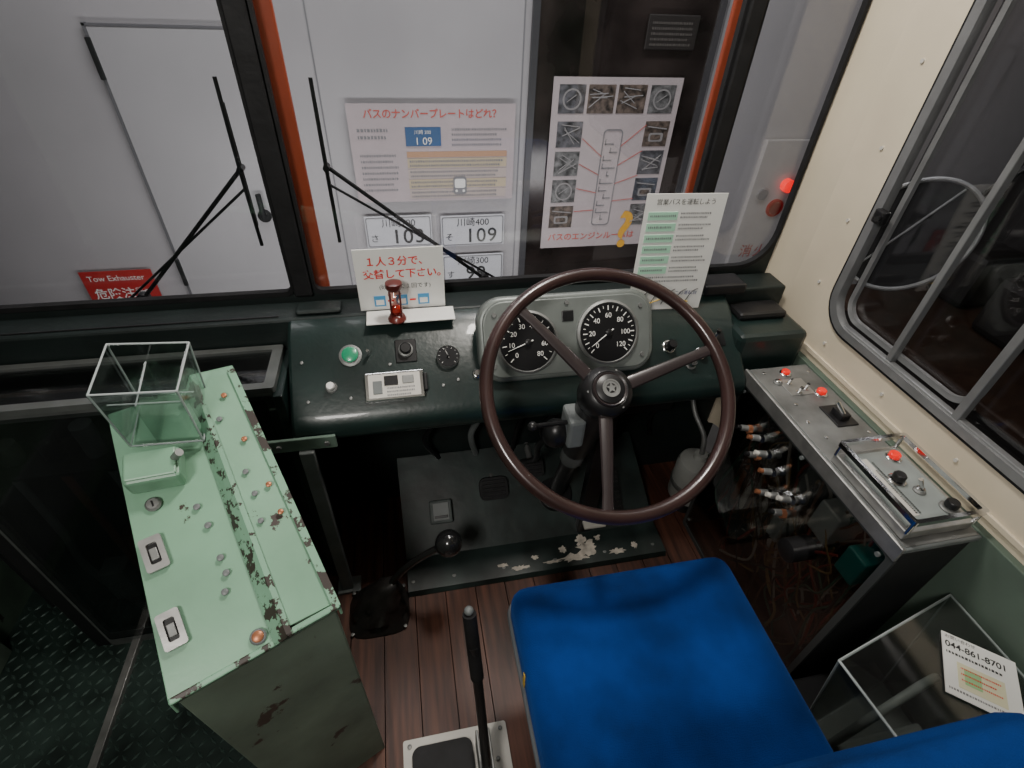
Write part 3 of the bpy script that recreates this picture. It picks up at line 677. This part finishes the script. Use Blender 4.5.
for i in range(6):
    z=.245-.026*i
    box('green_tab_%d'%i,-.085,-.015,-.0012,0,z-.018,z,greenink,s2,0)
    lines('tab_text_%d'%i,-.08,-.022,z-.006,1,.01,.005,greyink,s2,-.0016,.1)
    lines('row_text_%d'%i,-.008,.086,z-.001,2,.009,.0045,greyink,s2,-.0008,.4)
lines('row_text_bottom',-.085,.08,.09,2,.01,.005,greyink,s2,-.0008,.4)
text('route_caption','この運転台',.012,(.02,-.0008,.04),M('navy_ink',(.05,.06,.2),.6),s2)
for i in range(5): tube('diagram_arc_%d'%i,[(-.07+i*.03,-.001,.015),(-.055+i*.03,-.001,.045),(-.04+i*.03,-.001,.055)],.0008,blackink,s2)
tube('diagram_yellow',[(-.05,-.0012,.015),(.0,-.0012,.03),(.06,-.0012,.02)],.0012,yellow,s2)
hg=G('hourglass',(-.034,1.035,.793))
lathe('base',[(.020,0),(.021,.003),(.017,.012),(.012,.016)],sand,hg); lathe('cap',[(.010,.074),(.015,.078),(.019,.084),(.018,.094),(.008,.098)],sand,hg)
lathe('bulb',[(.010,.016),(.015,.026),(.012,.038),(.003,.046),(.012,.054),(.015,.066),(.010,.074)],GL('hourglass_glass',(.95,.7,.65),.12),hg)
lathe('sand',[(.009,.017),(.013,.026),(.009,.034),(.001,.036)],M('red_sand',(.5,.05,.03),.8),hg)
for i in range(4): a=D(45+90*i); cyl('post_%d'%i,(.0155*math.cos(a),.0155*math.sin(a),.01),(.0155*math.cos(a),.0155*math.sin(a),.08),.002,sand,hg,n=8)

# ---------------------------------------------------------------- wipers + mirror
def wiper(name,x,bx):
    g=G(name)
    tube('blade',[(x,1.215,.905),(x,1.208,1.08),(x,1.215,1.245)],.004,black,g)
    box('blade_spine',x-.003,x+.003,1.218,1.224,.95,1.20,rubber,g,.001)
    cyl('arm',(bx,1.235,.775),(x,1.222,1.075),.0045,black,g); cyl('arm_link',(bx+.03*(1 if bx>x else -1),1.235,.775),(x,1.224,1.035),.003,black,g)
    cyl('pivot',(bx,1.225,.775),(bx,1.245,.775),.014,black,g); cyl('blade_clip',(x,1.205,1.075),(x,1.23,1.075),.007,black,g)
wiper('windshield_wiper',-.325,-.627); wiper('windshield_wiper.001',-.152,.198)
mr=G('side_mirror',(1.225,1.005,.95))
d=Vector((-1.225,-1.005,.5)).normalized(); mr.rotation_euler=d.to_track_quat('Z','Y').to_euler()
ov=[(.118*math.cos(2*math.pi*i/48),.145*math.sin(2*math.pi*i/48)) for i in range(48)]
plate('mirror_glass',ov,[],.006,mirror,mr,rot=(0,0,D(-32)))
tube('mirror_rim',[(a,b_,.002) for a,b_ in ov],.0055,rimgrey,mr,cyc=True,sm=False,rot=(0,0,D(-32)))
tube('mirror_stay',[(-.10,-.10,-.03),(-.02,-.03,-.035),(.06,.08,-.03),(.14,.2,-.02)],.007,black,mr)
cyl('mirror_center_bar',(-.075,-.10,.004),(.055,.125,.004),.0025,rimgrey,mr)

# ---------------------------------------------------------------- museum outside
Y=2.6
box('wall_outside',-4,5,Y,Y+.06,-.8,3.2,outwall,None,0)
box('ground_outside',-4,5,-3,Y,-.86,-.8,ground,None,0)
do=G('door_1')
box('leaf',-1.085,-.515,Y-.02,Y,-.8,1.175,outdoor,do,.003)
gapm=M('door_gap_grey',(.14,.14,.15),.6)
for a,b_,c_,d_ in ((-1.095,-1.085,-.8,1.185),(-.515,-.508,-.8,1.185),(-1.095,-.505,1.175,1.183)): box('jamb_gap',a,b_,Y-.022,Y,c_,d_,gapm,do,0)
for zz in (1.0,.1): box('hinge',-1.10,-1.082,Y-.03,Y-.01,zz,zz+.14,dark,do,.002)
lathe('handle_rose',[(.03,0),(.03,.01),(.02,.02)],dark,do,(-.64,Y-.02,.44),(D(90),0,0)); cyl('handle_lever',(-.64,Y-.05,.44),(-.64,Y-.05,.55),.012,dark,do)
for xx in (-.30,.58,1.50,2.5): box('trim_wall_seam',xx-.003,xx+.003,Y-.003,Y,-.8,3.2,greyink,do,0)
al=G('window_3')
plate('dark_glass',rr(.63,-.6,1.46,2.4,.12),[],.02,M('display_glass_dark',(.030,.023,.021),.15,var=.8,scale=3),al,(0,Y-.005,0),WF)
plate('frame',rr(.61,-.62,1.48,2.42,.13),[rr(.64,-.59,1.45,2.39,.11)],.03,M('display_frame',(.06,.06,.065),.4),al,(0,Y-.01,0),WF)
mo=G('wall_notice_panel',(1.12,Y-.04,1.14)); box('bezel',0,.24,0,.01,0,.13,M('notice_bezel',(.03,.026,.024),.5),mo,.004); lines('notice_rows',.02,.22,.105,5,.02,.010,M('dim_print',(.12,.11,.10),.6),mo,-.002)
def poster(name,x0,x1,z0,z1,mat,y=Y-.03):
    g=G(name,((x0+x1)/2,y,z0)); box('sheet',-(x1-x0)/2,(x1-x0)/2,0,.004,0,z1-z0,mat,g,0); return g
p1=poster('number_plate_poster',-.20,.55,.49,.92,M('poster_pink_faint',(.49,.425,.435),.6,var=.04))
redf=M('red_ink_faint',(.58,.10,.08),.5)
text('title','バスのナンバープレートはどれ？',.042,(0,-.002,.375),redf,p1,bold=.0006,w=.95,align='CENTER')
lines('intro_l',-.34,-.20,.33,2,.03,.014,greyink,p1,-.002); lines('intro_r',.08,.34,.33,4,.022,.010,greyink,p1,-.002)
box('blue_plate',-.13,.03,-.004,0,.255,.335,M('plate_blue',(.03,.10,.24),.5),p1,0); text('blue_plate_text','1 09',.045,(-.09,-.006,.262),white,p1); text('blue_plate_small','川崎 200',.02,(-.09,-.006,.308),white,p1)
box('table_head',-.13,.34,-.003,0,.205,.23,M('table_brown',(.50,.30,.18),.6),p1,0)
for i in range(4):
    box('table_%d'%i,-.13,.34,-.003,0,.20-.048*i-.042,.20-.048*i,M('table_yellow_%d'%i,[(.54,.46,.32),(.51,.44,.40)][i%2],.6),p1,0)
    lines('table_text_%d'%i,-.12,.32,.193-.048*i,2,.019,.010,greyink,p1,-.005,.1)
lines('side_text',-.34,-.16,.22,7,.026,.011,greyink,p1,-.002)
plate('cartoon_bus',rr(.08,.03,.145,.115,.015),[],.002,greyink,p1,(0,-.006,0),WF); plate('cartoon_bus_face',rr(.087,.062,.138,.105,.01),[],.002,white,p1,(0,-.008,0),WF)
for q in (.095,.13): plate('cartoon_lamp',circ(.006),[],.002,white,p1,(q,-.008,.048),WF)
p2=poster('engine_poster',.72,1.35,.21,1.03,pinkpaper)
imgs=[M('photo_print_%d'%i,c,.5,var=.95,scale=s) for i,(c,s) in enumerate((((.09,.09,.10),28),((.11,.085,.07),36),((.05,.06,.08),24),((.13,.13,.13),32)))]
whiteline=M('photo_border_grey',(.30,.29,.29),.6)
def photo(nm,a,b_,w,h,i):
    box(nm,a,a+w,-.003,0,b_,b_+h,imgs[i%4],p2,0)
    if i%3==0:
        plate(nm+'_dialface',circ(w*.36),[circ(w*.30)],.001,whiteline,p2,(a+w/2,-.005,b_+h/2),WF)
        cyl(nm+'_needle',(a+w*.3,-.005,b_+h*.4),(a+w*.65,-.005,b_+h*.65),.002,whiteline,p2,n=6)
    elif i%3==1:
        for q in range(5): cyl(nm+'_pipe_%d'%q,(a+w*random.uniform(.05,.3),-.005,b_+h*random.uniform(.1,.9)),(a+w*random.uniform(.6,.95),-.005,b_+h*random.uniform(.1,.9)),.0025,whiteline,p2,n=6)
    else:
        plate(nm+'_engine',rr(a+w*.2,b_+h*.2,a+w*.8,b_+h*.55,.01),[],.001,whiteline,p2,(0,-.0045,0),WF); plate(nm+'_engine_in',rr(a+w*.27,b_+h*.27,a+w*.7,b_+h*.48,.008),[],.001,imgs[1],p2,(0,-.006,0),WF)
        cyl(nm+'_pipe',(a+w*.1,-.005,b_+h*.8),(a+w*.9,-.005,b_+h*.7),.003,whiteline,p2,n=6)
for i,(a,b_,w_) in enumerate(((-.285,.67,.125),(-.145,.67,.13),(.0,.67,.14),(.16,.67,.125))): photo('photo_t%d'%i,a,b_,w_,.12,(0,1,1,3)[i])
for i in range(4): photo('photo_l%d'%i,-.28,.52-.135*i,.125,.115,(4,7,3,5)[i])
for i in range(4): photo('photo_r%d'%i,.165,.52-.135*i,.125,.115,(5,4,2,7)[i])
plate('bus_outline',rr(-.045,.12,.055,.60,.02),[rr(-.040,.125,.050,.595,.016)],.002,greyink,p2,(0,-.003,0),WF)
for i in range(11):
    x0=-.03 if i%3 else -.0; box('bus_detail_%d'%i,x0,.04 if i%2 else .015,-.003,0,.15+.038*i,.155+.038*i,greyink,p2,0); box('bus_detail_v%d'%i,x0,x0+.004,-.003,0,.15+.038*i,.175+.038*i,greyink,p2,0)
for i in range(8): cyl('leader_%d'%i,((-.15 if i%2 else .17),-.003,.62-.06*i),((-.04 if i%2 else .05),-.003,.52-.045*i),.0015,redf,p2,n=6)
text('title','バスのエンジンルームは',.045,(-.28,-.003,.045),redf,p2,bold=.0006)
text('question','?',.28,(.15,-.006,-.005),M('orange_ink',(.8,.42,.03),.6),p2,bold=.006,align='CENTER')
def plateobj(name,x,z,a,b_):
    g=G(name,(x,Y-.03,z)); box('plate',0,.33,0,.006,0,.165,blueplate,g,.003)
    plate('embossed_border',rr(.006,.006,.324,.159,.01),[rr(.011,.011,.319,.154,.008)],.002,greyink,g,(0,-.001,0),WF)
    text('region',a,.048,(.165,-.002,.112),blackink,g,align='CENTER'); text('kana',b_[0],.045,(.02,-.002,.035),blackink,g)
    text('digits',b_[1:],.105,(.09,-.002,.022),blackink,g,w=1.1,bold=.001)
plateobj('license_plate',-.19,.255,'川崎100','さ 103'); plateobj('license_plate.001',.185,.245,'川崎400','そ 109')
plateobj('license_plate.002',-.19,.035,'川崎200','か 107'); plateobj('license_plate.003',.185,.03,'川崎300','す 99')
rs=poster('warning_sign',-1.53,-1.22,.0,.20,M('sign_red',(.45,.03,.03),.5)); text('label_en','Tow Exhauster',.04,(-.13,-.002,.15),white,rs); text('label_jp','危険注意',.06,(-.13,-.002,.06),white,rs,bold=.0006)
fh=G('fire_hydrant_cabinet')
box('panel',1.90,2.45,Y-.03,Y,-.1,.75,M('hydrant_cabinet_grey',(.45,.44,.44),.4,var=.05),fh,.004)
cyl('alarm_lamp',(2.10,Y-.03,.52),(2.10,Y-.07,.52),.035,M('alarm_lamp_red',(.9,.01,.01),.2,emit=1.5),fh,bevel=.004); plate('alarm_ring',circ(.05),[circ(.035)],.01,M('alarm_ring_red',(.35,.01,.01),.4),fh,(2.08,Y-.035,.39),WF)
cyl('alarm_button',(2.08,Y-.03,.39),(2.08,Y-.045,.39),.033,M('alarm_red_dark',(.2,.01,.01),.4),fh); text('label','消火栓',.085,(1.95,Y-.033,.10),M('hydrant_text',(.40,.08,.08),.6),fh,w=1.2)
cyl('speaker',(1.97,Y-.03,.47),(1.97,Y-.045,.47),.03,greyink,fh)
box('wall_gallery',3.6,3.66,-3,Y,-.8,3,darkbrown,None,0)
gd=G('display_counter')
box('counter_body',2.4,3.4,.6,2.2,-.8,.0,darkbrown,gd,.02); box('counter_top',2.35,3.45,.55,2.25,.0,.05,M('counter_top_wood',(.040,.022,.014),.35,var=.3),gd,.01)
box('back_panel',3.5,3.58,.4,2.3,.0,1.9,M('gallery_panel_dark',(.022,.019,.018),.5,var=.6,scale=4),gd,.01)
box('lit_strip',3.47,3.5,.5,2.2,1.30,1.42,M('amber_light_strip',(.8,.35,.08),.5,emit=.35),gd,.005)
for i in range(4): box('stool_%d'%i,2.6+.1*i,2.9+.1*i,.7+.4*i,.95+.4*i,.05,.35,darkbrown,gd,.04)

# ---------------------------------------------------------------- lights
def area(name,loc,target,size,power,col=(1,1,1),sy=None):
    l=bpy.data.lights.new(name,'AREA'); l.energy=power; l.size=size; l.color=col
    if sy: l.shape='RECTANGLE'; l.size_y=sy
    o=bpy.data.objects.new(name,l); SC.objects.link(o); o.location=loc
    o.rotation_euler=(Vector(target)-Vector(loc)).to_track_quat('-Z','Y').to_euler(); return o
area('ceiling_lamp',(.35,.95,2.05),(.3,.55,0),.18,14,(1,.94,.86))
area('flash_bounce',(-.45,-.40,1.85),(.3,.8,.4),.28,14.5,(1,.95,.89))
area('gallery_wash_light',(.2,1.75,2.6),(.3,2.6,.2),3.0,48,(1,.985,.98),.4)
area('lower_wall_fill',(.1,1.42,.25),(.1,2.6,.35),2.2,17,(1,.98,.97),.25)  # added fill, hidden below the ledge, brightens the lower outside wall
w=bpy.data.worlds.new('world'); bpy.context.scene.world=w; w.use_nodes=True
w.node_tree.nodes['Background'].inputs[0].default_value=(.55,.54,.52,1); w.node_tree.nodes['Background'].inputs[1].default_value=.05
